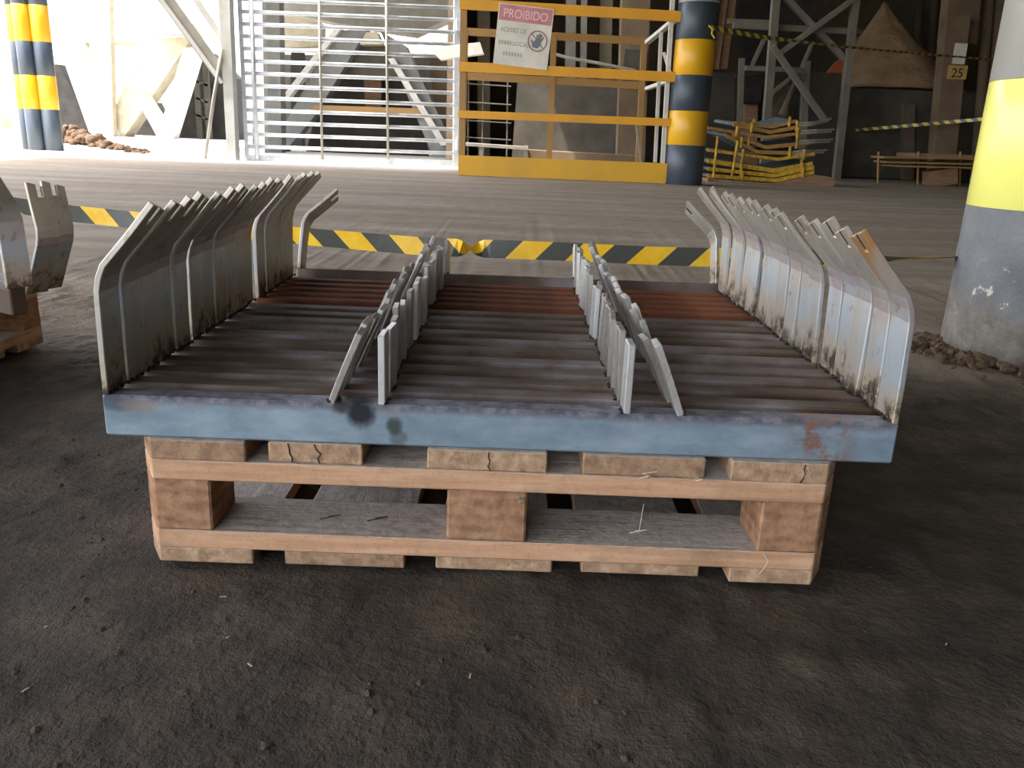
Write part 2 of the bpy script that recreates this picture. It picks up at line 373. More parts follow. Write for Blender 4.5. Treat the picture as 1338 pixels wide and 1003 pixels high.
faces = [(j*NX+i, j*NX+i+1, (j+1)*NX+i+1, (j+1)*NX+i) for j in range(NY-1) for i in range(NX-1)]
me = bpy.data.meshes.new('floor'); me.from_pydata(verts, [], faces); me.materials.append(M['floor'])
for p in me.polygons: p.use_smooth = True
struct(link(bpy.data.objects.new('floor', me)))
RX0, RX1, RY0, RY1, RZ = -9.5, 14.0, -9.0, 23.0, 6.0
GATE_A = gr(303, 209); GATE_B = gr(596, 217)
bm = bmesh.new(); box(bm, RX0, RX1, RY0, 13.2, RZ, RZ+.2); struct(obj('ceiling_or_added_slab', bm, 'roof'))
bm = bmesh.new(); box(bm, -1.3, RX1, 13.2, RY1, RZ, RZ+.2); struct(obj('ceiling_or_added_slab', bm, 'roof'))
struct(obj('ceiling_or_added_slab', bx(-9.5, -1.5, 16.9, 31, 5.2, 5.4), 'roof'))  # unseen roof slab added to keep the hopper behind the gate shaded
struct(obj('wall_right', bx(RX1, RX1+.2, RY0, RY1, 0, RZ), 'wall'))
struct(obj('wall_back', bx(-1.3, RX1, RY1, RY1+.2, 0, RZ), 'wall'))
struct(obj('wall_front', bx(0.0, RX1, RY0-.2, RY0, 0, RZ), 'wall'))
struct(obj('wall_side', bx(-1.45, -1.3, 16.6, RY1, 0, RZ), 'brown_wall'))

# ================================================================== PALLET
PZ = [.023, .051, .129, .159, .189]
PW, PD, CH_ = .5, 1.15, .036
def chamf(x0, x1, y0, y1, z0, z1, bev=.002):
    """board or block with the outer pallet corner sawn off at 45 degrees"""
    poly = [(x0, y0), (x1, y0), (x1, y1), (x0, y1)]; out = []
    for (x, y) in poly:
        lx = abs(abs(x)-PW) < 1e-4; ly = abs(y) < 1e-4 or abs(y-PD) < 1e-4
        if lx and ly:
            sx = -1 if x > 0 else 1; sy = 1 if y < .1 else -1
            a = (x+sx*CH_*.75, y); b = (x, y+sy*CH_*1.2)
            out += [a, b] if ((x < 0) == (y > .1)) else [b, a]
            if x < 0 and y < .1: out[-2:] = [b, a]
            elif x > 0 and y < .1: out[-2:] = [a, b]
            elif x > 0: out[-2:] = [b, a]
            else: out[-2:] = [a, b]
        else: out.append((x, y))
    bm = bmesh.new(); a = [bm.verts.new((x, y, z0)) for x, y in out]; b = [bm.verts.new((x, y, z1)) for x, y in out]; n = len(out)
    bm.faces.new(a[::-1]); bm.faces.new(b)
    for i in range(n): bm.faces.new((a[i], a[(i+1) % n], b[(i+1) % n], b[i]))
    if bev: bmesh.ops.bevel(bm, geom=list(bm.edges), offset=bev, segments=1, affect='EDGES')
    return bm
def make_pallet(label, loc, rz, brown=False):
    p = empty('wooden_pallet', loc, rz, label=label, cat='pallet', group='wooden pallets under the steel racks')
    rnd = random.Random(3)
    for i, (a, b) in enumerate([(-.5, -.338), (-.293, -.119), (-.074, .096), (.139, .312), (.353, .5)]):
        obj('bottom_board', chamf(a, b, 0 if i in (0, 4) else .004*i, PD if i in (0, 4) else PD-.003, 0, PZ[0]), 'wood_end2' if i != 1 else 'wood_end', p)
    for y in (0, PD/2-.06, PD-.12): obj('bottom_crossboard', chamf(-.5, .5, y, y+.12, PZ[0], PZ[1]), 'wood_x', p)
    for y in (0, PD/2-.05, PD-.1):
        for (a, b) in ((-.5, -.393), (-.058, .055), (.388, .5)):
            obj('block', chamf(a, b, y if y else .0, y+.1, PZ[1], PZ[2], .003), 'block', p)
    for y in (0, PD/2-.06, PD-.12): obj('top_crossboard', chamf(-.5, .5, y, y+.12, PZ[2], PZ[3]), 'wood_x', p)
    cr = {1: (.035, .075), 2: (.085,), 4: (.1,)}
    for i, (a, b) in enumerate([(-.5, -.34), (-.31, -.178), (-.087, .081), (.131, .303), (.338, .5)]):
        y0 = 0 if i in (0, 4) else (.0, .006, .002, .004, 0)[i]
        o = obj('deck_board', chamf(a, b, y0, PD if i in (0, 4) else PD-.003, PZ[3], PZ[4]), ('wood_end', 'wood_end2', 'wood_end2', 'wood_end', 'wood_end2')[i], p)
        for c in cr.get(i, ()):
            bm = bmesh.new(); pts = [(a+c+rnd.uniform(-.004, .004)-.008*(k/4 if i == 1 else 0), y0-.0008, PZ[3]+.001+.028*k/4) for k in range(5)]
            for k in range(4): beam(bm, pts[k], pts[k+1], 0.0009, .002)
            obj('crack', bm, 'crack', o)
    return p
pallet = make_pallet('salmon pine pallet with sawn-off corners carrying the row of bent-arm steel racks', (-.0273, 1.0745, 0.0), .0037)
# splinters and torn bark that stick out of the boards
def splinter(pts, r, parent, name='splinter', mat='chip'):
    return obj(name, tube(bmesh.new(), pts, r, 5), mat, parent)
splinter([(.21, -.001, .158), (.222, -.012, .167), (.212, -.014, .171), (.232, -.012, .174)], .0007, pallet)
splinter([(.29, -.001, .158), (.297, -.008, .163), (.286, -.01, .167)], .0006, pallet)
splinter([(.44, -.001, .17), (.445, -.009, .178), (.44, -.006, .186)], .0006, pallet)
splinter([(.398, -.001, .048), (.405, -.006, .04), (.398, -.009, .028), (.392, -.012, .022)], .0007, pallet)
splinter([(.22, .05, .052), (.235, .042, .058), (.21, .035, .056)], .0008, pallet)
splinter([(.225, .045, .052), (.228, .043, .1)], .0004, pallet)
splinter([(-.24, .06, .052), (-.22, .05, .06), (-.25, .045, .054)], .0009, pallet, mat='crack')
splinter([(-.17, .06, .052), (-.15, .05, .06), (-.18, .045, .054)], .0009, pallet, mat='crack')
bm = bmesh.new(); lump(bm, (.045, .004, .12), .011, .9, 4, 2); obj('torn_bark', bm, 'wood_end', pallet)

# ================================================================== STEEL FRAMES
SW, BH, BT = 1.1012, .0598, .036
def plate(path, wy, t, slot=None, y0=0.0, skew=0.0):
    """bent flat plate: path = [(x,z)...] centre line, width wy along y, thickness t; slot=(v0,v1,len) cut into the free end"""
    P = [Vector((x, 0, z)) for x, z in path]
    L = [0]
    for i in range(1, len(P)): L.append(L[-1]+(P[i]-P[i-1]).length)
    S = list(L)
    if slot: S = sorted(set(S+[L[-1]-slot[2]]))
    vs_ = [0, wy] if not slot else [0, slot[0], slot[1], wy]
    def pt(s):
        for i in range(1, len(L)):
            if s <= L[i]+1e-9:
                k = (s-L[i-1])/(L[i]-L[i-1]); p = P[i-1].lerp(P[i], k); break
        d = (pt2(s+1e-3)-pt2(s-1e-3)).normalized(); return p, Vector((d.z, 0, -d.x))
    def pt2(s):
        s = max(0, min(L[-1], s))
        for i in range(1, len(L)):
            if s <= L[i]+1e-9: return P[i-1].lerp(P[i], (s-L[i-1])/(L[i]-L[i-1]))
        return P[-1]
    bm = bmesh.new(); G = {}
    for i, s in enumerate(S):
        p, nn = pt(s)
        for j, v in enumerate(vs_):
            
            q = p
            if skew and i == len(S)-1: q = p+(P[-2]-P[-1]).normalized()*skew*v/wy
            for k in (0, 1): G[i, j, k] = bm.verts.new(q+nn*(t*(k-.5))+Vector((0, y0+v, 0)))
    cells = {(i, j) for i in range(len(S)-1) for j in range(len(vs_)-1)}
    if slot: cells = {(i, j) for (i, j) in cells if not (j == 1 and S[i] >= L[-1]-slot[2]-1e-9)}
    for (i, j) in cells:
        bm.faces.new((G[i, j, 0], G[i+1, j, 0], G[i+1, j+1, 0], G[i, j+1, 0])); bm.faces.new((G[i, j, 1], G[i, j+1, 1], G[i+1, j+1, 1], G[i+1, j, 1]))
        for (di, dj, a, b) in ((-1, 0, (i, j), (i, j+1)), (1, 0, (i+1, j), (i+1, j+1)), (0, -1, (i, j), (i+1, j)), (0, 1, (i, j+1), (i+1, j+1))):
            if (i+di, j+dj) not in cells: bm.faces.new((G[a+(0,)], G[b+(0,)], G[b+(1,)], G[a+(1,)]))
    bmesh.ops.remove_doubles(bm, verts=bm.verts, dist=1e-6)
    bm.normal_update(); bmesh.ops.recalc_face_normals(bm, faces=bm.faces)
    es = [e for e in bm.edges if len(e.link_faces) == 2 and e.calc_face_angle(0) > 1.2]
    if slot:                                          # slot walls get their own material: painted shade right, painted light left
        for f in bm.faces:
            c = f.calc_center_median()
            if f.calc_area() > 0 and abs(f.normal.y) > .9 and y0+slot[0]-1e-4 < c.y < y0+slot[1]+1e-4: f.material_index = 1
    bmesh.ops.bevel(bm, geom=es, offset=.0012, segments=1, affect='EDGES')
    return bm
def arm_path(s):           # s=-1 left arm, +1 right arm; origin at the arm foot
    return [(0, 0), (0, .05), (-s*.001, .1), (-s*.002, .143), (-s*.006, .161), (-s*.0135, .178), (-s*.052, .221), (-s*.086, .262)]
AW = .057
arm_me = {}
for s in (-1, 1): arm_me[s] = plate(arm_path(s), AW, .0085, (.022, .035, .036), skew=.016)
def as_mesh(bm, name, mats):
    me = bpy.data.meshes.new(name); bmesh.ops.recalc_face_normals(bm, faces=bm.faces); bm.to_mesh(me); bm.free()
    for mm in mats: me.materials.append(M[mm])
    return me
ARM = {s: as_mesh(arm_me[s], 'side_arm', ['arm', 'slot_shaded' if s > 0 else 'slot_lit']) for s in (-1, 1)}
ARMR = ARM[1].copy(); ARMR.materials[0] = M['arm_rust']
def weld_mesh(seed, n=6, spread=.022):
    bm = bmesh.new(); rnd = random.Random(seed)
    for i in range(n): lump(bm, (rnd.uniform(-.003, .003), (i/(n-1)-.5)*2*spread, .001), rnd.uniform(.0035, .006), .9, seed*10+i)
    return as_mesh(bm, 'weld_bead', ['weld'])
WELD = [weld_mesh(i) for i in range(4)]
UPR = as_mesh(plate([(0, 0), (0, .05), (0, .098)], .04, .0095), 'inner_upright', ['upright'])
BRC = {s: as_mesh(plate([(0, 0), (s*.02, .05), (s*.0405, .099)], .04, .0095), 'inner_brace', ['upright']) for s in (-1, 1)}
def bar_mesh(mat):
    bm = bx(-SW/2, SW/2, 0, BT, 0, BH, bev=.003); return as_mesh(bm, 'base_bar', [mat])
BARS = {k: bar_mesh(k) for k in ('bar_front', 'bar', 'bar_rust')}
def part(name, me, parent, loc=(0, 0, 0), rot=(0, 0, 0), sc=(1, 1, 1)):
    o = link(bpy.data.objects.new(name, me), parent); o.location = loc; o.rotation_euler = rot; o.scale = sc; return o
FR = random.Random(11)
def make_frame(loc, rz, mat, label, group=None, front=False):
    J = lambda a: FR.uniform(-a, a)
    f = empty('steel_rack', loc, rz, label=label, cat='steel rack', group=group)
    part('base_bar', BARS[mat], f)
    k = 0 if front else 1
    for s in (-1, 1):
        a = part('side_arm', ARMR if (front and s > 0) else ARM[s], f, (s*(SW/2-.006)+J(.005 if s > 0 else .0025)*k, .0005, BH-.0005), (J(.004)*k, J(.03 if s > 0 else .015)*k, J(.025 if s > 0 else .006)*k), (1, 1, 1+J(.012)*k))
        if front and s > 0: tag(a, label='bent arm with orange rust above the bend')
        part('weld_bead', WELD[FR.randrange(4)], a, (-s*.006, .03, .002))
    for s in (-1, 1):
        u = part('inner_upright', UPR, f, ((-.166 if s < 0 else .1725)+J(.005)*k, .001, BH-.0005), (J(.05)*k, J(.04)*k, J(.1)*k), (1, 1, 1+J(.07)*k))
        part('weld_bead', WELD[FR.randrange(4)], u, (-s*.006, .012, .001), (0, 0, 0), (.7, .5, .7))
        b = part('inner_brace', BRC[-s], f, ((-.236 if s < 0 else .2475)+J(.005)*k, .001, BH-.0005), (J(.05)*k, J(.05)*k, J(.1)*k), (1, 1, 1+J(.07)*k))
        part('weld_bead', WELD[FR.randrange(4)], b, (s*.004, .012, .002), (0, 0, 0), (.9, .5, .9))
    return f
SX, SY, SYAW = -.0123, 1.0831, .0081
OFF = [0]+[.0605*i+(.012 if i > 4 else 0) for i in range(1, 11)]+[.702, .763, .824, .885, .946]
ORD = 'first second third fourth fifth sixth seventh eighth ninth tenth eleventh twelfth thirteenth fourteenth fifteenth'.split()
for i, y in enumerate(OFF):
    front = i == 0
    lab = 'steel rack with blue-grey scorched bar, overhanging the sawn ends of the pallet boards' if front else (
        ('brown' if i < 11 else 'red-rusted')+' bent-arm steel rack, %s in the row behind the scorched blue-grey bar' % ORD[i-1])
    make_frame((SX-y*math.sin(SYAW)+(FR.uniform(-.003, .003) if i else 0), SY+y, PZ[4]+.0003), SYAW+(FR.uniform(-.001, .001) if i else 0),
               'bar_front' if front else ('bar' if i < 11 else 'bar_rust'), lab, 'steel racks in the row on the pallet', front)
lone = make_frame((SX-.006, SY+1.035, PZ[4]+.0165), SYAW, 'bar', 'steel rack at the barrier-tape end of the row, its arms tipped lower and apart', 'steel racks in the row on the pallet')
lone.rotation_euler = (-.42, 0, SYAW)
for ch in lone.children:
    if ch.name.startswith('side_arm'): ch.scale.z = .83

# ================================================================== SECOND PALLET (left)
_a, _b = gr(0, 409, .189), gr(78, 382, .189); LYAW = math.atan2(_b.y-_a.y, _b.x-_a.x)
_c = gr(64, 444); LPO = Vector((_c.x-.5*math.cos(LYAW), _c.y-.5*math.sin(LYAW), 0))
pl = make_pallet('dusty pallet beside the barrier tape with only its corner in view', LPO, LYAW)

# ================================================================== STRIPED PILLARS
def pillar(name, label, c, r, bands, top, group='black and yellow striped pillars', pipes=None, n=44):
    p = empty(name, (c[0], c[1], 0), 0, label=label, cat='pillar', group=group)
    for (dx, dy, rr) in (pipes or [(0, 0, r)]):
        z0 = -.02
        for (z1, mat, nm) in bands:
            obj(nm, cyl(dx, dy, z0, z1, rr, n, .006 if mat == 'pil_base' else 0, 6 if mat == 'pil_base' else 1, .0015), mat, p, True); z0 = z1
        obj('shaft', cyl(dx, dy, z0, top, rr, n), 'grey_paint', p, True)
    return p
nr = .25; tp = gr(1228, 442); rd = Vector((tp.x, tp.y, 0)).normalized(); NC = Vector((tp.x, tp.y, 0))+Vector((rd.y, -rd.x, 0))*nr
yN = tp.y
pillar('striped_pillar', 'thick slate and pale yellow pillar with a chipped base in loose dirt', NC, nr,
       [(at(1265, 266, yN).z, 'pil_base', 'slate_band'), (at(1294, 108, yN).z, 'lime', 'yellow_band')], RZ, None)  # 'lime' is the pillar's yellow with strong side light painted in
mr = .28; mc = gr(893, 241); MC = Vector((mc.x, mc.y+.1, 0)); yM = MC.y-.2
pillar('striped_pillar', 'black and yellow striped pillar at the end of the yellow guard rail', MC, mr,
       [(at(905, y, yM).z, m_, b_) for y, m_, b_ in ((190, 'black', 'slate_band'), (145, 'yellow', 'yellow_band'), (98, 'black', 'slate_band'), (51, 'yellow', 'yellow_band'), (2, 'black', 'slate_band'))], RZ, None)
lp = gr(52, 196); yL = lp.y
def wx(x): return at(x, 190, yL).x-lp.x
pillar('striped_pipe_cluster', 'cluster of black and yellow striped pipes standing outdoors in sunlight', lp, .15,
       [(at(60, y, yL).z, m_, b_) for y, m_, b_ in ((143, 'black', 'slate_band'), (99, 'yellow', 'yellow_band'), (55, 'black', 'slate_band'), (7, 'yellow', 'yellow_band'), (-40, 'black', 'slate_band'))], RZ, None,
       [(wx(69), .05, .155), (wx(49), 0, .15), (wx(31), .15, .1)], 24)

# ================================================================== BARRIER TAPES
def ribbon(name, pts, wid, mat, label, twists=(), grp=None, n=160, thick=0.0006):
    P = [Vector(p) for p in pts]; D = [0]
    for i in range(1, len(P)): D.append(D[-1]+(P[i]-P[i-1]).length)
    bm = bmesh.new(); uvl = bm.loops.layers.uv.new('UVMap'); rows = []
    for k in range(n+1):
        s = D[-1]*k/n; i = 1
        while i < len(D)-1 and s > D[i]: i += 1
        t = (s-D[i-1])/(D[i]-D[i-1]); a = P[i-1].lerp(P[i], t); d = (P[i]-P[i-1]).normalized()
        upv = Vector((0, 0, 1)); upv = (upv-d*upv.dot(d)).normalized(); sd_ = d.cross(upv)
        ang = .12*math.sin(s*5)
        for (c, wl, am) in twists:
            q = max(0, min(1, (s/D[-1]-c)/wl+.5)); ang += am*math.pi*(q*q*(3-2*q))
        u = upv*math.cos(ang)+sd_*math.sin(ang); a = a+sd_*.006*math.sin(s*7)
        rows.append(((bm.verts.new(a-u*wid/2), bm.verts.new(a+u*wid/2)), s/wid))
    for k in range(n):
        (a, b), s0 = rows[k]; (c, d), s1 = rows[k+1]
        f = bm.faces.new((a, c, d, b))
        for lp_, uv in zip(f.loops, ((s0, 0), (s1, 0), (s1, 1), (s0, 1))): lp_[uvl].uv = uv
    me = bpy.data.meshes.new(name); bm.to_mesh(me); bm.free(); me.materials.append(M[mat])
    o = link(bpy.data.objects.new(name, me)); 
    md = o.modifiers.new('s', 'SOLIDIFY'); md.thickness = thick
    return tag(o, label=label, cat='barrier tape', group=grp)
tpn = Vector((NC.x, NC.y, 0))+Vector((-.93, .37, 0))*(nr+.002)
tend = at(1244, 335, tpn.y)
ribbon('barrier_tape', [at(-60, 256, 3.5), at(100, 280, 3.38), at(190, 289, 3.32), at(420, 311, 3.15), at(560, 322, 3.08), at(740, 329, 3.0), at(860, 334, 2.95), at(930, 336, 2.92), at(1170, 338, 2.76), (tpn.x, tpn.y, tend.z)],
       .066, 'tape', 'sagging yellow and black barrier tape stretched low behind the steel racks', ((.575, .035, 1.0), (.9, .12, .42)))
ribbon('barrier_tape', [at(929, 36, MC.y-.27), at(1000, 49, 13.0), at(1100, 61, 14.2), at(1200, 70, 15.6), at(1262, 75, 16.3), at(1316, 80, 17.0)],
       .06, 'tape2', 'thin barrier tape strung high from the striped pillar past the steel tower', ((.2, .1, .35),))
obj('tape_knot', tube(bmesh.new(), [at(926, 33, MC.y-.3), at(931, 38, MC.y-.3), at(930, 44, MC.y-.31), at(934, 50, MC.y-.31)], .012, 6), 'tape2', bpy.data.objects['barrier_tape.001'])
ribbon('barrier_tape', [at(1118, 170, 17.6), at(1200, 163, 16.6), at(1290, 155, 15.6), (8.6, 15.0, at(1338, 150, 15.0).z)], .06, 'tape2',
       'dim barrier tape sagging before the low dark wall')

# ================================================================== GATE
GP = VPlane(GATE_A, GATE_B); un = Vector((-GP.n.x, -GP.n.y, 0))
post = empty('gate_post', GATE_A, 0, label='white steel gate post with diagonal braces at the sunlit end of the barred gate', cat='gate post')
def loc_obj(name, bm, mat, parent, smooth=False):
    bmesh.ops.translate(bm, verts=bm.verts, vec=-Vector(parent.location)); return obj(name, bm, mat, parent, smooth)
loc_obj('upright', bm_beam(GP.p(303.5, 209), GP.p(288, -80), .16, .16, un), 'white_steel', post)
loc_obj('side_web', bm_beam(GP.p(311, 209), GP.p(299, -80), .06, .3, un), 'grey_steel', post)
loc_obj('diagonal_brace', bm_beam(GP.p(293, 104), GP.p(196, -30), .22, .12, un), 'dk_steel', post)
loc_obj('brace_flange', bm_beam(GP.p(290, 108), GP.p(186, -34), .06, .2, un), 'white_steel', post)
loc_obj('diagonal_brace', bm_beam(GP.p(298, 62), GP.p(236, -30), .1, .1, un), 'white_steel', post)
gate = empty('barred_gate', GATE_B, 0, label='galvanised gate of horizontal pipes between white post and yellow guard rail', cat='gate')
loc_obj('stile', bm_beam(GP.p(596.5, 216), GP.p(598, -40), .13, .1, un), 'galv', gate)
loc_obj('stile', bm_beam(GP.p(323, 207), GP.p(311, -40), .07, .06, un), 'galv', gate)
loc_obj('bottom_rail', bm_beam(GP.p(322, 206), GP.p(598, 213.5), .11, .08, un), 'galv', gate)
for k in range(16):
    y = 195.5-15.75*k-.05*k*k*.3
    dy = 4.5+.10*k
    loc_obj('bar', tube(bmesh.new(), [GP.p(323-.055*(209-y), y-dy), GP.p(595, y+dy)], .033, 8), 'galv', gate, True)
for (xb, xt) in ((336, 326), (421, 416), (507, 504)):
    loc_obj('vertical_rod', tube(bmesh.new(), [GP.p(xb, 208, -.05), GP.p(xt, -40, -.05)], .022 if xb > 340 else .04, 8), 'dk_steel' if xb > 340 else 'galv', gate, True)
for y in (24, 180): loc_obj('hinge', bm_beam(GP.p(599, y, -.08), GP.p(599, y+16, -.08), .07, .06, un), 'galv', gate)
tag(obj('leaning_rod', tube(bmesh.new(), [gr(268, 207), GP.p(279, 130, -.05), GP.p(290, 64, -.12)], .03, 8), 'dk_steel', None, True), 'long grey rod leaning on the white gate post', 'rod')

# ================================================================== YELLOW GUARD RAIL
TP = VPlane(gr(598, 229), gr(870, 240)); tn = -TP.n
gl = gr(598, 229)
rail = empty('guard_rail', gl, 0, label='bright yellow guard rail with deep toe board between gate and striped pillar', cat='guard rail')
for (xa, ya, xb, yb, wd) in ((601, 5, 893, 22, .135), (600, 87, 886, 101, .13), (599, 149, 879, 160, .105)):
    loc_obj('rail', bm_beam(TP.p(xa, ya), TP.p(xb, yb), wd, .06, tn), 'rail', rail)
loc_obj('toe_board', bm_beam(TP.p(599, 215.5), TP.p(872, 226.5), .28, .05, tn), 'toe', rail)
loc_obj('post', bm_beam(TP.p(603, 230, .05), TP.p(607, -40, .05), .09, .07, tn), 'rail_old', rail)
loc_obj('post', bm_beam(TP.p(864, 240, .06), TP.p(880, -20, .06), .06, .06, tn), 'white_steel', rail)
OFFB = 1.5
inner = empty('inner_guard_rail', TP.p(720, 205, OFFB)*1.0, 0, label='dusty ochre guard rail standing behind the bright yellow one', cat='guard rail')
inner.location.z = 0
for (xa, ya, xb, yb) in ((604, 41, 846, 54), (604, 99, 842, 112)):
    loc_obj('rail', bm_beam(TP.p(xa, ya, OFFB), TP.p(xb, yb, OFFB), .11, .05, tn), 'rail_old', inner)
for (xa, ya, xb, yb) in ((717, 218, 724, 44), (833, 223, 842, 50), (604, 214, 608, 40)):
    loc_obj('post', bm_beam(TP.p(xa, ya, OFFB), TP.p(xb, yb, OFFB), .09, .07, tn), 'rail_old', inner)
for (ya, yb) in ((56, 24), (116, 102)):
    loc_obj('side_rail', bm_beam(TP.p(845, ya, OFFB), TP.p(884, yb, .1), .08, .05, (0, 0, 1)), 'white_steel', inner)
loc_obj('side_post', bm_beam(TP.p(856, 212, .7), TP.p(864, 42, .7), .05, .05, tn), 'white_steel', inner)
loc_obj('side_post', bm_beam(TP.p(876, 96, .3), TP.p(867, 68, .3), .04, .04, tn), 'white_steel', inner)
loc_obj('prop', bm_beam(TP.p(838, 216, 1.2), TP.p(831, 164, 1.2), .03, .03, tn), 'dk_steel', inner)
# sign
A0, B0 = TP.p(650, 3, -.05), TP.p(722, 12, -.05); C0 = TP.p(644, 83, -.05)
sw = (B0-A0).length; sh = (A0-C0).length
sg = empty('warning_sign', (A0+C0)/2, 0, label='faded sign reading PROIBIDO with crossed-out hand, wired to the yellow rails', cat='sign')
vx = (B0-A0).normalized(); vz = (A0-C0).normalized(); vn = vx.cross(vz).normalized(); vz = vn.cross(vx)
sg.matrix_world = Matrix(((vx.x, vz.x, vn.x, C0.x), (vx.y, vz.y, vn.y, C0.y), (vx.z, vz.z, vn.z, C0.z), (0, 0, 0, 1)))
tag(sg, 'faded sign reading PROIBIDO with crossed-out hand, wired to the yellow rails', 'sign')
obj('panel', bx(0, sw, 0, sh, -.012, 0), 'signwhite', sg)
obj('red_header', bx(.02*sw, .98*sw, .73*sh, .985*sh, 0, .002), 'signred', sg)
text_mesh('lettering', 'PROIBIDO', .2*sh, 'signpink', sg, (.5*sw, .785*sh, .003), (0, 0, 0), .001, 'CENTER', .86)
text_mesh('lettering', 'ACESSO DE', .105*sh, 'signdk', sg, (.07*sw, .55*sh, .001), (0, 0, 0), .001, 'LEFT', .86)
text_mesh('lettering', 'LOCAL', .105*sh, 'signdk', sg, (.32*sw, .335*sh, .001), (0, 0, 0), .001, 'LEFT', .86)
bm = bmesh.new()
for k in range(5): box(bm, (.06+.05*k)*sw, (.098+.05*k)*sw, .34*sh, .405*sh, 0, .0015)
obj('worn_print', bm, 'signgrey', sg)
bm = bmesh.new()
for k in range(7): box(bm, (.16+.053*k)*sw, (.198+.053*k)*sw, .16*sh, .225*sh, 0, .0015)
obj('worn_print', bm, 'signgrey', sg)
hc = Vector((.765*sw, .455*sh, .003)); rr = .175*sh
bm = bmesh.new(); n = 36; q = []
for t in range(n):
    a = t*2*math.pi/n; q.append([bm.verts.new(hc+Vector((math.cos(a)*r_, math.sin(a)*r_, z))) for r_, z in ((rr*.87, 0), (rr, 0), (rr, .002), (rr*.87, .002))])
for t in range(n):
    for k in range(4): bm.faces.new((q[t][k], q[t][(k+1) % 4], q[(t+1) % n][(k+1) % 4], q[(t+1) % n][k]))
beam(bm, hc+Vector((-.64, .64, .0))*rr, hc+Vector((.64, -.64, .0))*rr, .11*rr, .002, (0, 0, 1)); obj('prohibition_ring', bm, 'signring', sg)
bm = bmesh.new()
def hp(x, y): return hc+Vector((x*rr, y*rr, .0015))
prism(bm, [hp(*p) for p in ((-.42, -.62), (.05, -.68), (.28, -.35), (.3, .02), (.1, .22), (-.12, .22), (-.4, -.1), (-.52, -.4))], 0, 0, Vector((0, 0, .003)))
for (a, b, c_, d_, wd) in ((-.06, .1, -.1, .62, .14), (.06, .12, .14, .74, .14), (.18, .08, .36, .66, .13), (.26, 0, .56, .42, .12), (-.4, -.4, -.62, .1, .15)):
    beam(bm, hp(a, b), hp(c_, d_), wd*rr, .003, (0, 0, 1))
obj('hand_symbol', bm, 'signhand', sg)
obj('wire_tie', tube(bmesh.new(), [(.42*sw, .97*sh, .0), (.45*sw, 1.03*sh, .01), (.5*sw, .98*sh, .004)], .005, 6), 'rod', sg)

# ================================================================== BEHIND THE GUARD RAIL
def slabpx(pts, Y, dep, mat, name, label=None, cat=None, parent=None, group=None):
    bm = slab([at(x, y, Y) for x, y in pts], (0, dep, 0))
    if parent: return loc_obj(name, bm, mat, parent)
    return tag(obj(name, bm, mat), label, cat, group)
YB = 17.0
yr = lambda Y: gr_row(Y)
def gy(x, Y):                                      # pixel row of the ground at column x and distance Y
    lo, hi = 150.0, 400.0
    for _ in range(40):
        mid = (lo+hi)/2
        if at(x, mid, Y).z > 0: lo = mid
        else: hi = mid
    return (lo+hi)/2
bench = empty('low_bench', at(650, gy(650, 14.9), 14.9), 0, label='low grey bench with thin legs behind the yellow toe board', cat='bench')
slabpx([(602, 186), (690, 192), (690, 196), (602, 190)], 14.6, .7, 'dk_steel', 'top', parent=bench)
for x in (626, 684): slabpx([(x, 190), (x+6, 190), (x+6, gy(x, 14.7)), (x, gy(x, 14.7))], 14.7, .06, 'dk_steel', 'leg', parent=bench)
slabpx([(690, 196), (835, 204), (833, gy(833, 15.2)+.2), (690, gy(690, 15.2)+.2)], 15.2, 1.0, 'brown_wall', 'crate', 'brown low box behind the yellow toe board', 'box')
mesh = empty('mesh_panel', at(640, gy(640, 16), 16), 0, label='wire mesh panel leaning behind the guard rail near the gate', cat='mesh panel')
for x in (613, 632, 664): loc_obj('wire', tube(bmesh.new(), [at(x-2, gy(x, 16), 16), at(x, 90, 16)], .018, 6), 'dk_panel', mesh)
for y in (110, 134, 158, 180): loc_obj('wire', tube(bmesh.new(), [at(608, y-1, 15.97), at(668, y+3, 15.97)], .014, 6), 'dk_panel', mesh)
slabpx([(676, 108), (815, 112), (813, gy(813, 17)), (668, gy(668, 17))], 17, .5, 'dk_panel', 'plate_tank', 'dark flat-sided tank behind both guard rails', 'tank')
for (x0, x1, x2, x3, Y, m_, lb) in ((741, 754, 750, 737, 18.2, 'dk_steel', 'slim grey column behind the plate tank'), (760, 768, 765, 757, 18.2, 'dk_steel', 'thin grey pipe column beside the slim column'),
                                    (786, 802, 796, 780, 18.8, 'cream', 'cream column behind the plate tank'), (815, 852, 842, 806, 16.4, 'brown_wall', 'broad brown column behind the guard rails'),
                                    (624, 640, 640, 624, 19.5, 'cream', 'cream column behind the mesh panel'), (699, 708, 706, 697, 19, 'blackish', 'sooty column above the plate tank')):
    slabpx([(x0, -60), (x1, -60), (x2, gy(x2, Y)), (x3, gy(x3, Y))], Y, .35, m_, 'column', lb, 'column')
slabpx([(817, 64), (846, 66), (843, 116), (812, 114)], 16.36, .03, 'dk_panel', 'column_board', 'dark board fixed to the broad brown column', 'board')
slabpx([(560, 62), (627, 55), (632, 70), (575, 78)], 14.9, .25, 'white_steel', 'chute_lip', 'white steel chute lip poking past the gate stile', 'chute')
tag(obj('cable', tube(bmesh.new(), [at(722, 70, 16.3), at(745, 76, 16.3), at(780, 82, 16.3), at(830, 92, 16.3)], .03, 6), 'dk_steel'), 'sagging grey pipe above the plate tank', 'pipe')

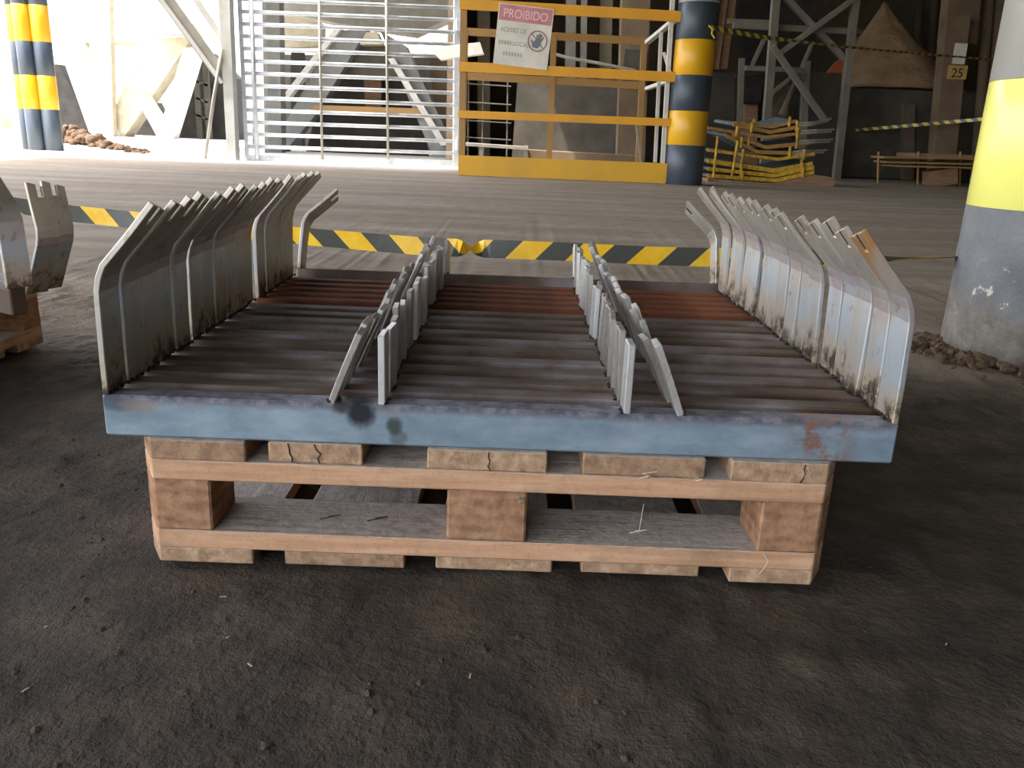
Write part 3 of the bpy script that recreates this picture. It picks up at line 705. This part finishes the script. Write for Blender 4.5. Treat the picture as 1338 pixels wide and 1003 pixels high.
# ================================================================== OUTDOORS BEYOND THE GATE
YE = 30.0
tr = empty('hopper_trestle', at(135, gy(135, YE), YE), 0, label='white V-legged hopper trestle in full sun behind the striped pipes', cat='trestle')
g_ = lambda x, Y=YE: gy(x, Y)
slabpx([(62, 20), (92, 25), (156, g_(150)), (118, g_(120))], YE, .8, 'white_steel', 'leg', parent=tr)
slabpx([(190, 50), (252, 48), (162, g_(165)), (134, g_(140))], YE+.1, .8, 'cream', 'leg', parent=tr)
slabpx([(110, -40), (142, -40), (148, g_(150)), (125, g_(125))], YE-.3, .3, 'cream', 'column', parent=tr)
slabpx([(262, 62), (240, 62), (205, g_(205)), (226, g_(226))], YE-.2, .5, 'white_steel', 'leg', parent=tr)
slabpx([(180, 132), (190, 120), (226, g_(226)-6), (206, g_(206))], YE-.25, .3, 'cream', 'strut', parent=tr)
slabpx([(40, -40), (285, -40), (285, 2), (40, -6)], YE+.3, 1, 'ext', 'top_beam', parent=tr)
slabpx([(70, 50), (262, 60), (262, 64), (70, 54)], YE+.4, .4, 'cream', 'tie', parent=tr)
slabpx([(200, 32), (250, 30), (262, 48), (198, 42)], YE-.5, .6, 'dk_steel', 'gusset', parent=tr)
h1 = slabpx([(66, 84), (76, 84), (118, 166), (118, gy(118, 34)), (60, gy(60, 34))], 34, 2, 'blackish', 'hopper_wall', 'grey hopper wall coloured as in shade between the striped pipes and V legs', 'hopper')  # both hopper walls coloured near-black to paint in their shade
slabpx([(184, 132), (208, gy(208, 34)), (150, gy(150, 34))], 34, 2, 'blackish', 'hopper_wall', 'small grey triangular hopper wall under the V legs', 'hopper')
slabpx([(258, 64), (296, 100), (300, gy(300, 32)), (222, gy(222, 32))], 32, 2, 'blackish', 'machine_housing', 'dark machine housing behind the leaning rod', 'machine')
mc2 = empty('machine_ladder', at(262, gy(262, 31.5), 31.5), 0, label='grey stepped ladder frame on the dark machine housing', cat='ladder')
for (a, b) in (((256, 90), (262, gy(262, 31.5))), ((268, 75), (274, gy(274, 31.5)))): loc_obj('stile', bm_beam(at(*a, 31.5), at(*b, 31.5), .2, .1), 'dk_panel', mc2)
for y in (106, 128, 150): loc_obj('rung', bm_beam(at(257, y, 31.5), at(272, y+6, 31.5), .07, .1), 'dk_panel', mc2)
slabpx([(-80, -60), (12, -60), (12, 60), (2, 66), (0, gy(0, 40)), (-80, gy(-80, 40))], 40, 1, 'orange', 'orange_tank', 'orange painted tank far behind the striped pipes', 'tank')
struct(obj('wall_outdoor', bx(-60, 0, 48, 48.5, 0, 14), 'ext'))
# hopper behind the gate
YH = 20.5
gh = empty('feed_hopper', at(480, gy(480, YH), YH), 0, label='grey A-shaped feed hopper seen through the barred gate', cat='hopper')
slabpx([(440, 40), (480, 38), (412, 150), (372, gy(372, YH)), (352, gy(352, YH))], YH, .5, 'grey_steel', 'side_plate', parent=gh)
slabpx([(497, 40), (530, 60), (600, gy(600, YH)), (566, gy(566, YH))], YH, .5, 'grey_steel', 'side_plate', parent=gh)
slabpx([(436, 38), (447, 36), (377, 128), (366, 130)], YH-.2, .3, 'white_steel', 'edge_beam', parent=gh)
slabpx([(506, 76), (515, 76), (585, 190), (576, 190)], YH-.2, .3, 'white_steel', 'edge_beam', parent=gh)
slabpx([(478, 42), (492, 42), (500, 58), (470, 58)], YH-.3, .4, 'cream', 'apex_cap', parent=gh)
slabpx([(460, 60), (510, 60), (530, 100), (440, 100)], YH+.4, .3, 'dk_panel', 'throat', parent=gh)
slabpx([(412, 137), (556, 142), (552, 152), (404, 147)], YH-.1, .3, 'rail_old', 'cross_beam', parent=gh)
slabpx([(425, 95), (540, 95), (560, gy(560, YH+.5)), (400, gy(400, YH+.5))], YH+.9, .2, 'blackish', 'mouth_shade', parent=gh)  # dark sheet standing in for the shade inside the opening
slabpx([(472, 60), (498, 60), (498, 145), (478, 145)], YH+.6, .2, 'wood_dark', 'rust_plate', parent=gh)
slabpx([(345, -40), (364, -40), (368, gy(368, 19.5)), (349, gy(349, 19.5))], 19.5, .4, 'grey_steel', 'column', 'grey steel column behind the gate beside the white panel', 'column')
slabpx([(326, -40), (342, -40), (346, gy(346, 19)), (334, gy(334, 19))], 19, .3, 'white_steel', 'white_panel', 'tall white sunlit panel behind the gate', 'panel')
slabpx([(372, 20), (420, 30), (420, 60), (366, 62)], 22.5, .5, 'cream', 'cream_duct', 'cream duct behind the gate above the feed hopper', 'duct', None)
slabpx([(340, -60), (600, -60), (600, 18), (540, 45), (440, 30), (340, 10)], 24, 1, 'dk_steel', 'overhead_bin', 'dusty grey overhead bin behind the gate', 'bin')
slabpx([(560, 70), (600, 74), (600, gy(600, 22)), (575, gy(575, 22))], 22, .5, 'brown_wall', 'bin_wall', 'brown bin wall behind the end of the gate', 'wall')
slabpx([(380, 60), (395, 60), (395, gy(395, 23)), (380, gy(380, 23))], 23, .3, 'blackish', 'column', 'dark column behind the feed hopper', 'column')
slabpx([(330, 70), (600, 76), (600, gy(600, 26)), (330, gy(330, 26))], 26, .4, 'dk_panel', 'machine_housing', 'dark machine housing closing the view behind the feed hopper', 'machine')
# earth mound by the pipes
bm = bmesh.new(); c = gr(128, 193)
ml, mr_ = gr(78, 186), gr(188, 201)
for i in range(110):
    t = FR.random()**1.3; p_ = ml.lerp(mr_, t); hh = .42*(1-t)**1.4
    lump(bm, (p_.x+FR.gauss(0, .06), p_.y+FR.uniform(-.1, .5), hh*FR.random()), .07+.16*(1-t)*FR.random(), .8, i, 2)
tag(obj('earth_mound', bm, 'mound', None, True), 'low brown earth mound at the foot of the striped pipes', 'earth', kind='stuff')

# ================================================================== RIGHT REAR: BENT PANEL STACK
YK = 13.6
skid = empty('timber_skid', at(1015, gy(1015, YK), YK), 0, label='brown timber skid under the stack of bent yellow-edged panels', cat='skid')
g2 = gy(1010, YK)
slabpx([(925, 233), (1012, 239.5), (1066, 228.5), (1085, 231), (1092, 236), (1089, gy(1089, YK)), (925, gy(925, YK))], YK, 1.0, 'wood_brown', 'beam', parent=skid)
slabpx([(940, 235), (956, 236), (956, 243), (940, 242)], YK-.03, .03, 'dk_steel', 'steel_tag', parent=skid)
KP = [  # left end, valley, right end (px), thickness px, rods
    ((925, 227), (1015, 233), (1064, 222), 5, 0), ((925, 218), (1012, 227), (1064, 216), 5, 0), ((925, 207), (1012, 220), (1062, 211), 6, 0),
    ((925, 194), (1017, 206), (1065, 199), 4, 0), ((948, 174), (990, 196), (1050, 198), 5, 1), ((956, 174), (1001, 190), (1058, 184), 5, 1),
    ((925, 165), (1001, 177), (1060, 171), 4, 1), ((958, 160), (1007, 170), (1056, 161), 5, 1), ((960, 159), (1010, 164), (1041, 156), 4, 0)]
for i, (a, b, c, th, rods) in enumerate(KP):
    Y = YK+.1+.03*(i % 3)
    e = empty('bent_panel', at(*b, Y), 0, label='yellow-edged bent steel panel, '+(['lowest in the stack on the timber skid']+['%s up from the timber skid' % q for q in ORD[1:8]]+['topmost in the stack on the timber skid'])[i], cat='panel', group='bent panels stacked on the timber skid')
    pts = [a, b, c, (c[0], c[1]+th), (b[0], b[1]+th), (a[0], a[1]+th)]
    slabpx(pts, Y, .05, 'dirtyellow' if i < 4 else 'tan_edge', 'edge_strip', parent=e)
    pts = [(a[0], a[1]+1), (b[0], b[1]+1), (c[0], c[1]+1), (c[0], c[1]+th-1), (b[0], b[1]+th-1), (a[0], a[1]+th-1)]
    bm = slab([at(x, y, Y+.05) for x, y in pts], (-.2, .5, .05)); loc_obj('sheet', bm, 'teal', e)
    for k, t in enumerate((.25, .7)):
        q = (b[0]+(c[0]-b[0])*t, b[1]+(c[1]-b[1])*t) if k else (a[0]+(b[0]-a[0])*t*2, a[1]+(b[1]-a[1])*t*2)
        loc_obj('peg', tube(bmesh.new(), [at(q[0]-.8, q[1]+th+3, Y-.02), at(q[0]+.8, q[1]-6, Y-.02)], .022, 6), 'dirtyellow', e)
    if rods:
        for k in range(2): loc_obj('rod', tube(bmesh.new(), [at(c[0]-14, c[1]+3*k, Y), at(c[0]+6, c[1]+3*k-1, Y), at(c[0]+30-4*k, c[1]-2+3*k-(4 if i > 6 else 0), Y+.2)], .016, 6), 'rod', e)
for (xa, ya, xb, yb, w_) in ((956, 226, 964, 184, 'tall'), (932, 226, 938, 178, 'slanting')):
    tag(obj('upright_stake', tube(bmesh.new(), [at(xa, ya+6, YK+.02), at(xb, yb, YK+.02)], .02, 6), 'dirtyellow'), w_+' yellow stake '+('in the middle of' if w_ == 'tall' else 'by the striped pillar in')+' the bent panel stack', 'stake', 'yellow stakes in the bent panel stack')
# ================================================================== RIGHT REAR: TRESTLE, HEAP, COLUMN 25
YT = 16.0
ts = empty('steel_tower', at(1040, gy(1040, YT), YT), 0, label='grey cross-braced steel tower behind the stack of bent panels', cat='tower')
def tb(a, b, wd, off=0, dep=.12, name='brace'): return loc_obj(name, bm_beam(at(*a, YT+off), at(*b, YT+off), wd, dep), 'tower', ts)
tb((1018, -60), (996, gy(996, YT)), .13, 0, .14, 'column'); tb((1124, -60), (1092, gy(1092, YT)), .12, 0, .14, 'column')
tb((1014, -16), (1108, 82), .09, .05); tb((1122, -6), (1018, 70), .09, -.05); tb((1009, 60), (1078, 158), .09, -.1)
tb((958, 33), (1125, 42), .1, .12, .1, 'tie'); tb((950, 28), (1012, 30), .09, .9, .1, 'tie'); tb((974, 89), (1052, 92), .09, .6, .1, 'tie')
tb((969, 76), (964, gy(964, YT+.9)), .1, .9, .1, 'column'); tb((1054, 80), (1046, gy(1046, YT+.9)), .13, .9, .1, 'column')
tb((1062, 55), (1020, 150), .05, 1.0); tb((1008, 122), (1040, 96), .06, .8); tb((1000, 48), (980, 90), .06, .95)
slabpx([(968, 100), (998, 96), (994, 133), (970, 133)], 17.6, .6, 'blackish', 'control_box', 'black box hung inside the steel tower', 'box')
slabpx([(1000, 112), (1022, 104), (1034, 112), (1018, gy(1018, 18)), (990, gy(990, 18))], 18, .4, 'brown_wall', 'timber_offcut', 'pale brown broken panel standing under the steel tower', 'panel')
slabpx([(974, 136), (990, 138), (990, gy(990, 18)), (970, gy(970, 18))], 17.9, .4, 'wood_brown', 'timber_offcut', 'brown plank leaning beside the black box', 'plank')
for k, (x0, x1, x2, x3) in enumerate(((936, 944, 912, 905), (946, 953, 922, 914), (955, 966, 934, 924))):
    slabpx([(x0, -30), (x1, -30), (x2+16, 90), (x3+16, 90)], 17.5+.15*k, .15, 'wood_brown', 'sloping_board', 'ochre sloping board behind the striped pillar, '+['closest to the pillar', 'between two others', 'on the steel tower side'][k], 'board', None, 'sloping boards behind the striped pillar')
slabpx([(925, 95), (965, 95), (955, gy(955, 18.5)), (920, gy(920, 18.5))], 18.5, .3, 'dk_panel', 'louvre_panel', 'dark louvred panel behind the striped pillar', 'panel')
slabpx([(960, -60), (1080, -60), (1062, 90), (975, 90)], 19, .4, 'blackish', 'bunker_plate', 'sooty bunker plate behind the steel tower', 'plate')
slabpx([(1052, 95), (1100, 95), (1092, gy(1092, 17.2)), (1048, gy(1048, 17.2))], 17.2, .3, 'dk_panel', 'louvre_panel', 'dark panel under the heap beside the steel tower', 'panel')
# heap
bm = bmesh.new(); base = at(1165, 118, 19.2); apex = at(1156, 2, 19.4); rad = 1.55; n = 40; rings = []
for j in range(13):
    t = j/12; ring = []
    for k in range(n):
        a = 2*math.pi*k/n; r_ = rad*(t**1.15)*(1+.1*noise.noise(Vector((math.cos(a)*2, math.sin(a)*2, t*3))))+.02
        ring.append(bm.verts.new((apex.x+(base.x-apex.x)*t+r_*math.cos(a), apex.y+r_*math.sin(a)*.9, apex.z+(base.z-apex.z)*t+.05*noise.noise(Vector((r_*3*math.cos(a), r_*3*math.sin(a), 5))))))
    rings.append(ring)
for j in range(12):
    for k in range(n): bm.faces.new((rings[j][k], rings[j][(k+1) % n], rings[j+1][(k+1) % n], rings[j+1][k]))
bm.faces.new(rings[0]); bm.faces.new(rings[-1][::-1])
tag(obj('raw_material_heap', bm, 'heap', None, True), 'pointed brown heap of raw material on the low dark wall', 'heap')
slabpx([(1080, 96), (1094, 80), (1103, 78), (1103, 112), (1079, 112)], 17.6, .1, 'brick', 'rust_plate', 'orange rusty plate beside the brown heap', 'plate')
slabpx([(1096, 114), (1345, 124), (1345, gy(1345, 18.3)), (1090, gy(1090, 18.3))], 17.7, 3.0, 'dk_panel', 'bunker_wall', 'low dark bunker wall under the brown heap', 'wall')
for x in (1182, 1232): slabpx([(x, 135), (x+14, 136), (x+12, gy(x, 17.6)), (x-2, gy(x, 17.6))], 17.55, .15, 'wall', 'buttress', 'dim buttress on the low bunker wall '+('below the brown heap' if x < 1200 else 'beside the number 25 column'), 'buttress', None, 'buttresses of the bunker wall')
YC = 16.6
slabpx([(1246, -60), (1288, -60), (1276, 58), (1234, 54)], YC+.3, .3, 'brown_wall', 'duct', 'brown duct hanging above the number 25 column', 'duct')
slabpx([(1238, 20), (1268, 20), (1246, gy(1246, YC)), (1218, gy(1218, YC))], YC, .3, 'brown_wall', 'column', 'brown column carrying the number 25 plate', 'column')
for x, w_ in ((1290, 'nearest to'), (1304, 'second from'), (1320, 'third from')): tag(obj('pipe', tube(bmesh.new(), [at(x+8, -60, YC+.6), at(x-18, gy(x, YC+.6), YC+.6)], .09, 10), 'brown_wall', None, True), 'dim vertical pipe, '+w_+' the number 25 column', 'pipe', 'vertical pipes beside column 25')
for x in (1216, 1232, 1196): tag(obj('pipe', tube(bmesh.new(), [at(x+8, -60, 22), at(x-6, gy(x, 22), 22)], .1, 10), 'wall', None, True), 'dim vertical pipe behind the brown heap, '+{1216: 'between two others', 1232: 'on the side of the number 25 column', 1196: 'closest to the heap tip'}[x], 'pipe', 'vertical pipes behind the heap')
pp = at(1236, 105, YC-.05)
a_, b_, c_ = at(1240, 85, YC-.04), at(1265, 86, YC-.04), at(1237, 103, YC-.04)
vx = (b_-a_).normalized(); vz = (a_-c_).normalized(); vn = vx.cross(vz).normalized(); vz = vn.cross(vx)
np_ = empty('number_plate'); np_.matrix_world = Matrix(((vx.x, vz.x, vn.x, c_.x), (vx.y, vz.y, vn.y, c_.y), (vx.z, vz.z, vn.z, c_.z), (0, 0, 0, 1)))
tag(np_, 'faded yellow plate with the number 25 on the brown column', 'sign')
pw, ph_ = (b_-a_).length, (a_-c_).length
obj('panel', bx(0, pw, 0, ph_, -.02, 0), 'plate_yel', np_); text_mesh('numeral', '25', .95*ph_, 'ink', np_, (.5*pw, .14*ph_, .002), (0, 0, 0), .004, 'CENTER', 1.0)
slabpx([(1249, 56), (1265, 57), (1260, 84), (1244, 83)], YC-.03, .02, 'paper', 'paper_sheet', 'white paper sheet hung above the number 25 plate', 'paper')
# low pallet of yellow frames
YP = 15.7
lpn = empty('panel_rack', at(1215, gy(1215, YP), YP), 0, label='low rack of yellow-edged frames before the bunker wall', cat='rack')
for (a, b) in (((1146, 205), (1275, 207)), ((1150, 211), (1276, 214)), ((1160, 216), (1278, 219))): loc_obj('edge_strip', bm_beam(at(*a, YP), at(*b, YP), .03, .6), 'rail_old', lpn)
loc_obj('top_sheet', slab([at(1196, 200, YP), at(1280, 203, YP), at(1280, 207, YP), at(1196, 205, YP)], (0, .8, 0)), 'wood_brown', lpn)
for x in (1148, 1200, 1255): loc_obj('stake', tube(bmesh.new(), [at(x, 198, YP-.02), at(x-1, gy(x, YP), YP-.02)], .02, 6), 'rail_old', lpn)
loc_obj('foot', bm_beam(at(1228, 221, YP), at(1228, gy(1228, YP), YP), .5, .3), 'wood_brown', lpn)

# ================================================================== LEFT PALLET LOAD
fa = gr(12, 378, PZ[4]+BH); fr_ = math.radians(-28)
make_frame((fa.x-SW/2*math.cos(fr_), fa.y-SW/2*math.sin(fr_), PZ[4]+.0003), fr_, 'bar', 'steel rack on the dusty neighbouring pallet, one bent arm in view')
for k, (x, y, Y) in enumerate(((33, 386, 2.36), (52, 380, 2.45))):
    o = link(bpy.data.objects.new('loose_arm', ARM[1])); p_ = gr(x, y, PZ[4]); o.location = (p_.x, p_.y, PZ[4]+.004); o.rotation_euler = (0, math.radians(30), math.radians(-28))
    tag(o, ['loose bent steel arm with forked tip leaning beside the standing rack arm', 'loose bent steel arm with forked tip at the dusty pallet corner'][k], 'steel arm', 'loose bent arms on the dusty pallet')

# ================================================================== LOOSE DIRT
bm = bmesh.new(); rnd = random.Random(5)
for i in range(150):
    a = rnd.uniform(math.radians(150), math.radians(300)); d = nr+abs(rnd.gauss(0, .09))
    lump(bm, (NC.x+math.cos(a)*d, NC.y+math.sin(a)*d, -.004), rnd.uniform(.008, .034)*(1.2-min(.7, (d-nr)*3)), .75, i, 2 if i % 3 == 0 else 1)
tag(obj('loose_dirt', bm, 'dirt'), 'crumbled brown dirt around the thick pillar base', 'dirt', kind='stuff')
bm = bmesh.new()
for i in range(2600):
    x, y = rnd.uniform(-1.6, 1.7), rnd.uniform(.62, 3.0)
    if -.58 < x < .56 and 1.06 < y < 2.25: continue
    if y > 1.2 and rnd.random() < .5: continue
    k = noise.noise(Vector((x*2.2, y*2.2, 9)))
    if k < -.05: continue
    lump(bm, (x, y, fz(x, y)), rnd.uniform(.0015, .004)+(.006*rnd.random()**4), .6, i, 1)
tag(obj('dirt_crumbs', bm, 'crumb'), 'small dirt crumbs strewn over the floor before the pallet', 'dirt', kind='stuff')
bm = bmesh.new()
for i in range(17):
    x, y = rnd.uniform(-1.1, 1.1), rnd.uniform(.64, 1.04); a = rnd.uniform(0, 6.3); l = rnd.uniform(.002, .0045)
    z = fz(x, y)+.001; beam(bm, (x-math.cos(a)*l, y-math.sin(a)*l, z), (x+math.cos(a)*l, y+math.sin(a)*l, z+.001), .0014, .001, (0, 0, 1))
tag(obj('wood_slivers', bm, 'chip'), 'pale wood slivers scattered on the dark floor', 'slivers', kind='stuff')
